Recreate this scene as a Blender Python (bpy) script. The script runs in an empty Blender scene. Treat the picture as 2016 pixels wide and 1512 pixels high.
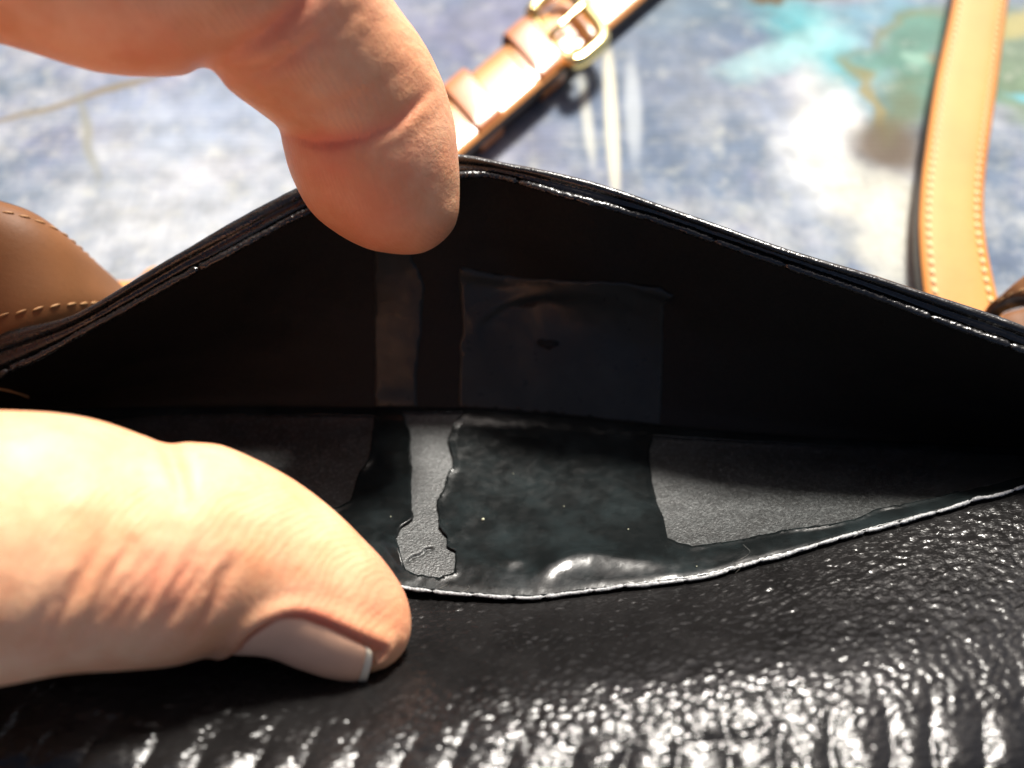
import bpy, math, random
import numpy as np
from mathutils import Vector, Matrix
from mathutils.geometry import delaunay_2d_cdt
from mathutils.bvhtree import BVHTree

rng = np.random.default_rng(7); random.seed(7)
scn = bpy.context.scene
COL = scn.collection
MM = 0.001
R = math.radians

# ------------------------------------------------------------------ camera, world, sun, exposure
CAM_H, PITCH, FPX = 103.0, 58.0, 1700.0          # mm above the table, degrees below the horizon, focal length in photo pixels
cam_d = bpy.data.cameras.new("camera"); cam = bpy.data.objects.new("camera", cam_d); COL.objects.link(cam)
cam.location = (0, 0, CAM_H*MM); cam.rotation_euler = (R(90-PITCH), 0, 0)
cam_d.lens = 36*FPX/2016; cam_d.sensor_width = 36
cam_d.clip_start = 0.005; cam_d.clip_end = 50
cam_d.dof.use_dof = True; cam_d.dof.focus_distance = 0.0925; cam_d.dof.aperture_fstop = cam_d.lens/2.3
scn.camera = cam

SUN_EL, SUN_AZ = 48.0, 15.0                      # the sun stands beyond the purse, to the right
w = bpy.data.worlds.new("World"); scn.world = w; w.use_nodes = True
nt = w.node_tree; bg = nt.nodes['Background']
sky = nt.nodes.new('ShaderNodeTexSky'); sky.sky_type = 'NISHITA'; sky.sun_disc = False
sky.sun_elevation = R(SUN_EL); sky.sun_rotation = R(SUN_AZ); sky.air_density = 0.5; sky.dust_density = 5.0; sky.ozone_density = 0.6
nt.links.new(sky.outputs[0], bg.inputs[0]); bg.inputs[1].default_value = 0.056
sd = bpy.data.lights.new("sun", 'SUN'); sd.energy = 5.0; sd.angle = R(11.0); sd.color = (1, .955, .88)
sun = bpy.data.objects.new("sun", sd); COL.objects.link(sun)
sdir = Vector((math.sin(R(SUN_AZ))*math.cos(R(SUN_EL)), math.cos(R(SUN_AZ))*math.cos(R(SUN_EL)), math.sin(R(SUN_EL))))
sun.rotation_euler = (-sdir).to_track_quat('-Z', 'Y').to_euler(); sun.location = sdir*2
scn.view_settings.view_transform = 'Standard'; scn.view_settings.look = 'None'
scn.view_settings.exposure = 0.93; scn.view_settings.gamma = 1
scn.cycles.use_denoising = True
scn.cycles.max_bounces = 8
scn.cycles.sample_clamp_indirect = 6

# ------------------------------------------------------------------ helpers
cp, sp = math.cos(R(PITCH)), math.sin(R(PITCH))
FW = np.array([0, cp, -sp]); UP = np.array([0, sp, cp]); RT = np.array([1., 0, 0]); CP = np.array([0, 0, CAM_H])

def Wd(px, py, d):                                # place in mm seen at a photo pixel, at a depth
    u, v = (px-1008)/FPX, (py-756)/FPX
    return CP + d*(FW + u*RT - v*UP)
def Wz(px, py, z):                                # the same, at a height above the table
    v = (py-756)/FPX
    return Wd(px, py, (CAM_H-z)/(sp+v*cp))
def proj(P):
    P = np.asarray(P, float)-CP
    d = P@FW
    return 1008+FPX*(P@RT)/d, 756-FPX*(P@UP)/d, d

def crom(P, n, closed=False):                     # Catmull-Rom through control rows
    P = np.asarray(P, float)
    m = len(P)
    if closed: ext = np.vstack([P[-1:], P, P[:2]]); segs = m
    else: ext = np.vstack([2*P[0]-P[1], P, 2*P[-1]-P[-2]]); segs = m-1
    t = np.linspace(0, segs, n, endpoint=not closed)
    i = np.minimum(t.astype(int), segs-1); f = (t-i)[:, None]
    a, b, c, d = ext[i], ext[i+1], ext[i+2], ext[i+3]
    return .5*((2*b)+(-a+c)*f+(2*a-5*b+4*c-d)*f*f+(-a+3*b-3*c+d)*f**3)

def sstep(x, a, b):
    t = np.clip((x-a)/(b-a), 0, 1); return t*t*(3-2*t)

_lat = rng.random((256, 256))
def vnoise(x, y):
    xi, yi = np.floor(x).astype(int), np.floor(y).astype(int)
    fx, fy = x-xi, y-yi; fx = fx*fx*(3-2*fx); fy = fy*fy*(3-2*fy)
    g = lambda a, b: _lat[a & 255, b & 255]
    return (g(xi, yi)*(1-fx)+g(xi+1, yi)*fx)*(1-fy)+(g(xi, yi+1)*(1-fx)+g(xi+1, yi+1)*fx)*fy-.5
def fbm(x, y, o=4):
    s = 0; a = 1
    for k in range(o): s = s+a*vnoise(x*2**k+17*k, y*2**k+31*k); a *= .5
    return s
_jx, _jy = rng.random((64, 64)), rng.random((64, 64))
def worley(x, y, jit=.8):                         # F1, F2 of a jittered grid
    xi, yi = np.floor(x).astype(int), np.floor(y).astype(int)
    f1 = np.full(x.shape, 9.); f2 = f1.copy()
    for a in (-1, 0, 1):
        for b in (-1, 0, 1):
            cx, cy = xi+a, yi+b
            dx = cx+.5+jit*(_jx[cx & 63, cy & 63]-.5)-x; dy = cy+.5+jit*(_jy[cx & 63, cy & 63]-.5)-y
            d = np.hypot(dx, dy)
            f2 = np.minimum(f2, np.maximum(f1, d)); f1 = np.minimum(f1, d)
    return f1, f2

def link(o, parent=None):
    COL.objects.link(o)
    if parent: o.parent = parent
    return o
def mk(name, V, F, mat, parent=None, smooth=True, **props):
    me = bpy.data.meshes.new(name)
    me.from_pydata((np.asarray(V)*MM).tolist(), [], [tuple(int(i) for i in f) for f in F])
    me.materials.append(mat)
    if smooth: me.polygons.foreach_set('use_smooth', [True]*len(me.polygons))
    me.update()
    o = link(bpy.data.objects.new(name, me), parent)
    for k, v in props.items(): o[k] = v
    return o
def root(name, **props):
    o = link(bpy.data.objects.new(name, None)); o.empty_display_size = .01
    for k, v in props.items(): o[k] = v
    return o
def gridfaces(nu, nv, closed_v=False, off=0):
    F = []
    nvv = nv if closed_v else nv-1
    for i in range(nu-1):
        for j in range(nvv):
            j2 = (j+1) % nv
            F.append((off+i*nv+j, off+(i+1)*nv+j, off+(i+1)*nv+j2, off+i*nv+j2))
    return F
def grid(name, G, mat, parent=None, flip=False, closed_v=False, caps=False, **props):
    nu, nv = G.shape[:2]; F = gridfaces(nu, nv, closed_v)
    if caps: F += [tuple(range(nv)), tuple(range((nu-1)*nv, nu*nv))[::-1]]
    if flip: F = [f[::-1] for f in F]
    return mk(name, G.reshape(-1, 3), F, mat, parent, **props)

def polydist(px, py, line):                       # distance to a polyline, vectorised
    line = np.asarray(line, float); best = np.full(np.shape(px), 1e9)
    tt = np.zeros(np.shape(px)); L = 0; n = len(line)-1
    for i in range(n):
        a, b = line[i], line[i+1]; ab = b-a; l2 = ab@ab
        t = np.clip(((px-a[0])*ab[0]+(py-a[1])*ab[1])/l2, 0, 1)
        d = np.hypot(px-a[0]-t*ab[0], py-a[1]-t*ab[1])
        m = d < best; best = np.where(m, d, best); tt = np.where(m, (i+t)/n, tt)
    return best, tt

# ------------------------------------------------------------------ materials
class NT:
    def __init__(s, name):
        s.m = bpy.data.materials.new(name); s.m.use_nodes = True; s.t = s.m.node_tree
        s.b = s.t.nodes['Principled BSDF']; s.out = s.t.nodes['Material Output']
        s.co = s.t.nodes.new('ShaderNodeTexCoord').outputs['Object']
    def n(s, ty, ins=None, **pr):
        nd = s.t.nodes.new(ty)
        for k, v in pr.items(): setattr(nd, k, v)
        for k, v in (ins or {}).items(): s.set(nd.inputs[k], v)
        return nd
    def set(s, inp, v):
        if hasattr(v, 'is_output') or isinstance(v, bpy.types.NodeSocket): s.t.links.new(v, inp)
        else: inp.default_value = v
    def noise(s, scale, detail=4, rough=.55, vec=None, dist=0):
        return s.n('ShaderNodeTexNoise', {'Vector': vec or s.co, 'Scale': scale, 'Detail': detail, 'Roughness': rough, 'Distortion': dist}).outputs['Fac']
    def ramp(s, fac, stops):
        nd = s.n('ShaderNodeValToRGB', {'Fac': fac}); e = nd.color_ramp.elements
        while len(e) < len(stops): e.new(.5)
        for el, (p, c) in zip(e, stops): el.position = p; el.color = (*c, 1) if len(c) == 3 else c
        return nd.outputs['Color']
    def mix(s, f, a, b, mode='MIX'):
        nd = s.n('ShaderNodeMix', data_type='RGBA', blend_type=mode)
        s.set(nd.inputs['Factor'], f)
        for k, v in ((6, a), (7, b)): s.set(nd.inputs[k], (*v, 1) if isinstance(v, tuple) and len(v) == 3 else v)
        return nd.outputs[2]
    def mr(s, v, a, b, c=0., d=1., smooth=False):
        nd = s.n('ShaderNodeMapRange', {'Value': v, 'From Min': a, 'From Max': b, 'To Min': c, 'To Max': d})
        if smooth: nd.interpolation_type = 'SMOOTHSTEP'
        return nd.outputs['Result']
    def math(s, op, a, b=0.):
        nd = s.n('ShaderNodeMath', operation=op); s.set(nd.inputs[0], a); s.set(nd.inputs[1], b); return nd.outputs[0]
    def mapping(s, loc=(0, 0, 0), rot=(0, 0, 0), scale=(1, 1, 1), vec=None, vt='POINT'):
        return s.n('ShaderNodeMapping', {'Vector': vec or s.co, 'Location': loc, 'Rotation': rot, 'Scale': scale}, vector_type=vt).outputs[0]
    def bump(s, h, dist, strength=1., normal=None):
        nd = s.n('ShaderNodeBump', {'Height': h, 'Distance': dist, 'Strength': strength})
        if normal: s.set(nd.inputs['Normal'], normal)
        return nd.outputs[0]
    def P(s, **kw):
        for k, v in kw.items():
            k = {'col': 'Base Color', 'rough': 'Roughness', 'metal': 'Metallic', 'normal': 'Normal', 'spec': 'Specular IOR Level',
                 'sss': 'Subsurface Weight', 'sssr': 'Subsurface Radius', 'ssss': 'Subsurface Scale', 'coat': 'Coat Weight', 'coatr': 'Coat Roughness',
                 'sheen': 'Sheen Weight', 'sheenr': 'Sheen Roughness', 'aniso': 'Anisotropic'}[k]
            if isinstance(v, tuple) and len(v) == 3 and k == 'Base Color': v = (*v, 1)
            s.set(s.b.inputs[k], v)
        return s.m

def m_black_leather(name, rough=.27, grain=1.0, spec=.42, col=(.0055, .0052, .0052)):
    t = NT(name)
    f = t.mapping(scale=(1, 1.6, 1.6))
    v = t.n('ShaderNodeTexVoronoi', {'Vector': f, 'Scale': 1500., 'Randomness': 1.}, feature='DISTANCE_TO_EDGE').outputs['Distance']
    h = t.math('ADD', t.math('MINIMUM', v, .22), t.math('MULTIPLY', t.noise(3200, 3), .25))
    h = t.math('ADD', h, t.math('MULTIPLY', t.noise(500, 4), .8))
    nrm = t.bump(h, .00022*grain, .75)
    dust = t.mr(t.noise(5200, 2, .8), .70, .78)
    c = t.mix(t.math('MULTIPLY', dust, .35), t.ramp(t.noise(160, 5), [(.3, col), (.7, tuple(2*x for x in col))]), (.16, .15, .13))
    return t.P(col=c, rough=t.mr(t.noise(700, 4), .3, .7, rough-.06, rough+.12), normal=nrm, spec=spec)
M_LEATHER = m_black_leather("black_leather", .165, .34, .38)
M_RIM = m_black_leather("black_edge_leather", .24, .3, .8)

def m_felt():
    t = NT("grey_backing")
    n1 = t.noise(4200, 3, .75); v = t.n('ShaderNodeTexVoronoi', {'Vector': t.co, 'Scale': 4200.}).outputs['Distance']
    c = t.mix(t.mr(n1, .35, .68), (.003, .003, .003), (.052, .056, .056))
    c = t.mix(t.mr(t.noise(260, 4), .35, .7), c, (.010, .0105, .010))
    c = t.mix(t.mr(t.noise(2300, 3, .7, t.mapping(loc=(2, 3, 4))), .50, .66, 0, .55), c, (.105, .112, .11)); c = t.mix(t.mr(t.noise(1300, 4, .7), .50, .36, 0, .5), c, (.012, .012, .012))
    return t.P(col=c, rough=.40, spec=.62, normal=t.bump(t.math('ADD', n1, t.math('MULTIPLY', v, .6)), .00007, .8))
M_FELT = m_felt()
def m_film(name, r0, r1, c0=(.005, .0062, .0064), c1=(.013, .018, .019), sp_=.42):
    t = NT(name)
    n1 = t.noise(1900, 5, .7)
    c = t.mix(t.mr(t.noise(210, 6, .6), .45, .75), c0, c1)
    dust = t.mr(t.noise(4100, 2, .8), .71, .77)
    c = t.mix(t.math('MULTIPLY', dust, .25), c, (.14, .15, .15))
    return t.P(col=c, rough=t.mr(t.noise(800, 3), .3, .7, r0, r1), spec=sp_, normal=t.bump(n1, .00003, .5))
M_FILM = m_film('black_lining_film', .17, .25); M_FILM_B = m_film('dull_sheen_toned_film', .27, .36, (.020, .023, .022), (.032, .036, .034), .32)  # back wall film is rougher, its base lightened to stand for reflections

def m_tan(name, col, dark, rough=.32, spec=.55, coat=.25):
    t = NT(name)
    n1 = t.noise(1500, 4, .6); n2 = t.noise(90, 4)
    c = t.mix(t.mr(n2, .3, .7), col, dark)
    c = t.mix(t.mr(n1, .55, .8, 0, .35), c, tuple(.6*x for x in col))
    return t.P(col=c, rough=rough, spec=spec, coat=coat, coatr=.24, normal=t.bump(n1, .00006, .5))
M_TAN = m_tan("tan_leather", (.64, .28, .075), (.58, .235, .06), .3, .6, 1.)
M_TAN_R = m_tan("tan_leather_satin", (.60, .245, .058), (.53, .205, .045), .55, .28, .0)
M_TAN_L = m_tan("tan_leather_shade_toned", (.19, .078, .028), (.145, .06, .021), .55, .25, .0)  # tan leather with the left strap's shade put into its colour
M_TAN_D = m_tan("tan_leather_dark", (.50, .17, .035), (.40, .125, .028), .34, .6, .9)
def m_simple(name, col, rough, metal=0., sc=900, amp=.25, bd=.00005, **kw):
    t = NT(name); n1 = t.noise(sc, 4)
    c = t.mix(t.mr(n1, .3, .7), col, tuple(x*(1-amp) for x in col))
    return t.P(col=c, rough=rough, metal=metal, normal=t.bump(n1, bd, .5), **kw)
M_FELT_SHADED = m_simple('shade_darkened_backing', (.0085, .0072, .0055), .6, sc=2600, amp=.7, bd=.00006, spec=.3)  # browner backing for the back wall, its colour darkened to paint in the shade
M_EDGE = m_simple("burnished_dark_edge", (.045, .027, .018), .4)
M_THREAD = m_simple("cream_thread", (.86, .66, .34), .55, sc=4000)
M_THREAD_D = m_simple("ochre_thread", (.42, .22, .085), .6, sc=4000)
M_GOLD = m_simple("brass", (.95, .78, .36), .16, 1., amp=.05, bd=.00001)
M_BTHREAD = m_simple("pale_grey_edge", (.34, .345, .35), .3, sc=5000, amp=.5, bd=.00012)  # pale grey, mottled colour of the front rim edge
M_NAIL = None
def m_skin():
    t = NT("skin")
    fl = t.n('ShaderNodeAttribute', attribute_name='flush').outputs['Fac']
    n1 = t.noise(150, 4, .6); n2 = t.noise(420, 4, .6)
    c = t.mix(t.mr(n1, .40, .62), (.76, .35, .18), (.85, .46, .265))
    c = t.mix(t.mr(n2, .45, .75, 0, .5), c, (.80, .32, .175))
    c = t.mix(fl, c, (.80, .235, .14))
    # papillary ridges and pores
    wv = t.n('ShaderNodeTexWave', {'Vector': t.mapping(rot=(.3, .2, R(28))), 'Scale': 680., 'Distortion': 6., 'Detail': 2., 'Detail Scale': .6}, wave_type='BANDS').outputs['Fac']
    h = t.math('ADD', t.math('MULTIPLY', wv, .28), t.math('MULTIPLY', t.noise(2600, 4, .65), 1.))
    h = t.math('ADD', h, t.math('MULTIPLY', t.noise(900, 4), .5))
    return t.P(col=c, rough=.47, spec=.38, sss=.22, sssr=(1., .36, .2), ssss=.0022, normal=t.bump(h, .00011, .75))
M_SKIN = m_skin()
M_NAIL = m_simple("nail_plate", (1., .57, .37), .36, sc=300, amp=.10, bd=.00002, spec=.12)
M_NAILTIP = m_simple("nail_free_edge", (1., .86, .66), .45, sc=500, amp=.06, bd=.00002, spec=.2)

# ------------------------------------------------------------------ table surface with its painted pattern
def table():
    t = NT("painted_cloth")
    warp = t.n('ShaderNodeTexNoise', {'Vector': t.co, 'Scale': 70., 'Detail': 4.}).outputs['Color']
    wv = t.n('ShaderNodeVectorMath', {0: warp, 1: (.5, .5, .5)}, operation='SUBTRACT').outputs[0]
    P2 = t.n('ShaderNodeVectorMath', {0: t.co, 1: t.n('ShaderNodeVectorMath', {0: wv, 'Scale': .005}, operation='SCALE').outputs[0]}, operation='ADD').outputs[0]
    wv = t.n('ShaderNodeVectorMath', {0: wv, 'Scale': .019}, operation='SCALE').outputs[0]
    P = t.n('ShaderNodeVectorMath', {0: t.co, 1: wv}, operation='ADD').outputs[0]
    a = t.noise(17, 6, .6); b = t.noise(75, 5, .65, t.mapping(loc=(3, 1, 0), scale=(1, .8, 1))); c3 = t.noise(230, 4, .7)
    c = t.ramp(a, [(.30, (.085, .125, .20)), (.45, (.17, .22, .30)), (.58, (.27, .275, .37)), (.75, (.36, .41, .44))])
    c = t.mix(t.mr(b, .44, .68, 0, .65), c, (.60, .61, .60))
    c = t.mix(t.mr(c3, .52, .68, 0, .32), c, (.66, .65, .60))
    c = t.mix(t.mr(t.noise(120, 4, .6, t.mapping(loc=(8, 2, 0))), .56, .72, 0, .4), c, (.17, .19, .30))
    def blot(c, p0, p1, halfpx, col, k=1., soft=.5, vec=None):
        A, B = Wz(*p0, 0)[:2], Wz(*p1, 0)[:2]; m = (A+B)/2; D = B-A; L = np.hypot(*D)/2
        d = (CAM_H)/(sp+((p0[1]+p1[1])/2-756)/FPX*cp); r = halfpx*d/FPX
        ang = math.atan2(D[1], D[0]) if L > 1e-6 else 0
        q = t.mapping(loc=(m[0]*MM, m[1]*MM, 0), rot=(0, 0, ang), scale=((L+r)*MM, r*1.15*MM, 1), vec=vec or P, vt='TEXTURE')
        ln = t.n('ShaderNodeVectorMath', {0: q}, operation='LENGTH').outputs['Value']
        f = t.mr(ln, 1+soft, 1-soft, 0, k, True)
        return t.mix(f, c, col)
    tq, ol, br, wh = (.09, .42, .45), (.20, .27, .16), (.20, .12, .075), (.60, .61, .58)
    c = blot(c, (1230, 230), (1420, 60), 150, (.13, .17, .25), .6, .6); c = blot(c, (880, 60), (1000, 10), 90, (.17, .17, .29), .6, .6); c = blot(c, (940, 110), (900, 160), 50, (.14, .16, .27), .5, .6)
    c = blot(c, (1330, 20), (1480, -20), 70, (.12, .20, .26), .6, .6)
    c = blot(c, (380, 330), (330, 520), 200, (.72, .74, .76), .45, .6)
    c = blot(c, (250, 200), (480, 230), 90, (.30, .38, .52), .5, .6)
    c = blot(c, (1560, 30), (1660, 140), 70, tq, .75, .55); c = blot(c, (1480, 130), (1640, 60), 45, (.45, .72, .72), .6)
    c = blot(c, (1700, 40), (1790, 20), 50, (.16, .33, .42), .8, .5)
    c = blot(c, (1610, 200), (1640, 400), 70, (.80, .80, .77), .85, .55); c = blot(c, (1740, 400), (1770, 500), 50, (.74, .73, .66), .7, .6); c = blot(c, (1690, 350), (1770, 520), 70, (.66, .64, .54), .7, .5)
    c = blot(c, (1500, 200), (1540, 260), 35, (.35, .40, .50), .6); c = blot(c, (1560, 330), (1580, 400), 35, (.38, .42, .48), .5)
    g = (.12, .27, .20)
    c = blot(c, (1750, 130), (1840, 150), 62, g, .9, .45); c = blot(c, (1790, 90), (1900, 40), 55, g, .9, .45)
    c = blot(c, (1770, 215), (1990, 150), 62, g, .9, .4); c = blot(c, (1960, 60), (2060, 200), 90, ol, .85, .4)
    c = t.mix(t.mr(t.noise(160, 5, .65, t.mapping(loc=(5, 5, 0))), .40, .66, 0, .35), c, (.05, .06, .05)); c = t.mix(t.mr(t.noise(210, 4, .6, t.mapping(loc=(1, 6, 0))), .55, .7, 0, .3), c, (.62, .62, .52))
    c = blot(c, (1800, 120), (1815, 125), 25, (.33, .52, .42), .6); c = blot(c, (1990, 60), (2040, 20), 30, (.50, .42, .16), .7)
    c = blot(c, (1870, 150), (1850, 130), 22, (.26, .20, .12), .6)
    c = blot(c, (1675, 108), (1700, 150), 12, (.20, .19, .07), .7, .6); c = blot(c, (1700, 150), (1728, 250), 13, (.30, .24, .09), .8, .6)
    c = blot(c, (1690, 100), (1850, 15), 12, (.20, .21, .10), .6, .6)
    c = blot(c, (1735, 270), (1762, 300), 58, (.12, .08, .04), .9, .5, P2); c = blot(c, (1790, 200), (1760, 250), 40, (.16, .15, .07), .6, .6); c = blot(c, (1500, -12), (1640, -14), 24, (.12, .08, .03), .95, .3)
    c = blot(c, (1990, 180), (2030, 190), 16, (.16, .46, .55), .9)
    cream = (.74, .70, .54)
    c = blot(c, (1196, 90), (1212, 380), 11, cream, .95, .5, t.co); c = blot(c, (1145, 150), (1166, 310), 9, (.66, .66, .58), .7, .5, t.co)
    c = blot(c, (1243, 130), (1250, 300), 14, (.58, .62, .64), .6, .5, t.co)
    gold = (.22, .18, .11)
    c = blot(c, (-40, 245), (150, 195), 7, gold, .9, .6, P2); c = blot(c, (140, 196), (300, 148), 8, gold, .95, .6, P2); c = blot(c, (152, 190), (182, 340), 9, (.26, .26, .20), .7, .6, P2)
    # weave of the cloth
    we = t.math('ADD', t.n('ShaderNodeTexWave', {'Vector': t.co, 'Scale': 260., 'Distortion': 1.5}, bands_direction='X').outputs['Fac'],
                t.n('ShaderNodeTexWave', {'Vector': t.co, 'Scale': 260., 'Distortion': 1.5}, bands_direction='Y').outputs['Fac'])
    c = t.mix(.30, c, (.03, .036, .05))
    t.P(col=c, rough=.8, spec=.12, normal=t.bump(t.math('ADD', we, t.math('MULTIPLY', c3, 3.)), .00006, .5))
    n = 90; xs = np.linspace(-1, 1, n); xs = np.sign(xs)*np.abs(xs)**2.2*1600
    X, Y = np.meshgrid(xs, xs+100, indexing='ij')
    Z = .5*np.minimum(fbm(X/60, Y/60, 3), 0)
    grid("table_surface", np.stack([X, Y, Z], -1), t.m, flip=False, kind='structure', label='table top covered in blue grey cloth with turquoise and olive painted patches')
table()

# ------------------------------------------------------------------ the purse: guide curves
def curve(pts): return np.array([Wz(*p) for p in pts])
O_pts = [(-520, 960, 12), (-330, 850, 15), (-150, 740, 18), (0, 676, 21), (128, 636, 23), (198, 601, 24.3), (298, 541, 26), (397, 484, 27.6), (496, 429, 29), (595, 378, 30.2), (700, 338, 31),
         (800, 318, 31.5), (902, 313, 31.6), (1023, 333, 32), (1197, 376, 32), (1370, 434, 31), (1544, 495, 30.8), (1716, 549, 30.3), (1815, 583, 30), (1934, 623, 29.7), (2016, 653, 29.6),
         (2200, 735, 27), (2400, 815, 22), (2600, 920, 14)]
I_pts = [(-520, 975, 11.6), (-330, 890, 14), (-150, 800, 17), (0, 737, 19.6), (122, 676, 21.8), (243, 609, 24), (365, 540, 26), (460, 494, 27.6), (595, 420, 29.3), (700, 376, 30.2),
         (800, 350, 30.8), (902, 344, 31), (989, 351, 30.9), (1098, 381, 31.4), (1178, 402, 31.4), (1295, 434, 30.3), (1440, 485, 29.8), (1585, 535, 29.6), (1716, 580, 29.2), (1866, 636, 28.9), (2016, 690, 28.8),
         (2200, 765, 26), (2400, 840, 21), (2600, 930, 13.5)]
C_pts = [(-560, 905, 9), (-330, 850, 8), (-100, 822, 6.5), (200, 808, 5.5), (500, 805, 5), (740, 806, 5), (912, 808, 5), (1100, 822, 5), (1300, 842, 5), (1600, 866, 5.5), (2016, 885, 7), (2300, 900, 8.5), (2660, 925, 10)]
F_pts = [(-560, 960, 11), (-330, 900, 14), (-100, 905, 16), (100, 960, 16.2), (300, 1030, 16), (500, 1095, 15.6), (700, 1142, 15.2), (801, 1158, 15.2), (917, 1171, 15.5), (1032, 1178, 16), (1125, 1168, 16.2), (1241, 1155, 16.5),
         (1381, 1137, 16.8), (1474, 1112, 16.9), (1567, 1087, 17), (1682, 1052, 17), (1821, 1014, 17), (2016, 961, 16.5), (2250, 915, 15), (2450, 905, 13.5), (2660, 930, 11.5)]
K_pts = [(-700, 1330, 17), (-400, 1350, 21), (-200, 1375, 23), (0, 1400, 25.3), (160, 1422, 26.3), (350, 1460, 27), (500, 1485, 27.4), (750, 1498, 27.6), (1000, 1497, 28), (1200, 1488, 28.3), (1400, 1478, 28.4),
         (1600, 1466, 28.2), (1800, 1450, 27.7), (2016, 1430, 26.8), (2300, 1370, 24), (2600, 1340, 20), (2900, 1330, 17)]
X0, X1 = -86.0, 90.0
def fx(pts):
    P = crom(curve(pts), 1200); o = np.argsort(P[:, 0]); P = P[o]
    return lambda x: np.stack([x, np.interp(x, P[:, 0], P[:, 1]), np.interp(x, P[:, 0], P[:, 2])], -1)
fO, fI, fC, fF, fK = map(fx, (O_pts, I_pts, C_pts, F_pts, K_pts))

purse = root("leather_purse", label='black crinkled leather purse held wide open, its dark lining peeling to grey', category='purse')

# interior walls as functions of x (mm) and t (0 = fold at the bottom, 1 = rim)
def wallB(x, t):
    C, I = fC(x), fI(x)
    P = C+(I-C)*t[..., None]
    s = np.sin(np.pi*t)
    P[..., 1] += 3.2*s*np.exp(-((x+2)/60)**2); P[..., 2] -= 1.5*s
    P[..., 1] += 1.3*np.exp(-((x-6)/11)**2-((t-.42)/.22)**2)
    P[..., 2] += .5*np.exp(-(t/.07)**2); P[..., 1] += .5*fbm(x/9, t*3+5, 3)*s
    return P
def wallF(x, t):
    C, F = fC(x), fF(x)
    P = C+(F-C)*t[..., None]
    s = np.sin(np.pi*t)
    P[..., 2] -= 1.6*s*(1-.5*t)
    P[..., 2] += .5*np.exp(-(t/.07)**2)
    P[..., 2] += .3*np.exp(-((x-6)/14)**2-((t-.88)/.1)**2)
    return P
def inv(wall, px, py):                            # photo pixel -> (x, t) on a wall
    out = []
    tt = np.linspace(-.02, 1.02, 400)
    for a, b in zip(px, py):
        x = np.full(400, (a-1008)/FPX*98)
        for _ in range(8):
            P = wall(x, tt); d = (P-CP)@FW; x = (a-1008)/FPX*d
        P = wall(x, tt); _, qy, _ = proj(P)
        k = np.argmin(np.abs(qy-b)); out.append((x[k], tt[k]))
    return np.array(out)

for nm, wl, cracks, step, nt_, mt, lb in (("lining_backing", wallB, [], .4, 90, M_FELT_SHADED, 'brown backing of the back wall with shade put into its colour, bare between the film strips'),
        ("lining_backing", wallF, [[(804, 1103), (813, 1095), (823, 1093), (832, 1089), (838, 1081), (850, 1079)]], .16, 230, M_FELT, 'speckled grey backing bared where the black film peeled off')):
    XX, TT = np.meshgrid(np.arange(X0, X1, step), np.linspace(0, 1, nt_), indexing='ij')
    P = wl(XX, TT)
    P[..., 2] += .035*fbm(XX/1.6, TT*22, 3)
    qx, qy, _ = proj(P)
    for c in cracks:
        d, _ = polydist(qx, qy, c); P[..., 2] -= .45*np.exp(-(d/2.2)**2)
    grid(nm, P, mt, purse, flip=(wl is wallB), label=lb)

# black film of the lining: outlines with the peeled patches left open
def jag(poly, amp, step):
    P = np.asarray(poly, float); Q = []
    for i in range(len(P)):
        a, b = P[i], P[(i+1) % len(P)]; L = np.hypot(*(b-a)); n = max(1, int(L/step))
        for k in range(n): Q.append(a+(b-a)*k/n)
    Q = np.array(Q); m = len(Q)
    nrm = np.roll(Q, -1, 0)-np.roll(Q, 1, 0); nrm = nrm[:, ::-1]*[1, -1]; nrm /= np.maximum(np.hypot(nrm[:, 0], nrm[:, 1]), 1e-6)[:, None]
    k = np.arange(m)
    return Q+nrm*(amp*1.8*fbm(k*.45+rng.random()*50, k*0+3.3, 3))[:, None]
def inside(poly, X, Y):
    r = np.zeros(X.shape, bool); n = len(poly)
    for i in range(n):
        x1, y1 = poly[i]; x2, y2 = poly[(i+1) % n]
        if y1 == y2: continue
        c = ((y1 > Y) != (y2 > Y)) & (X < (x2-x1)*(Y-y1)/(y2-y1)+x1)
        r ^= c
    return r
SC = 30.0
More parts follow.
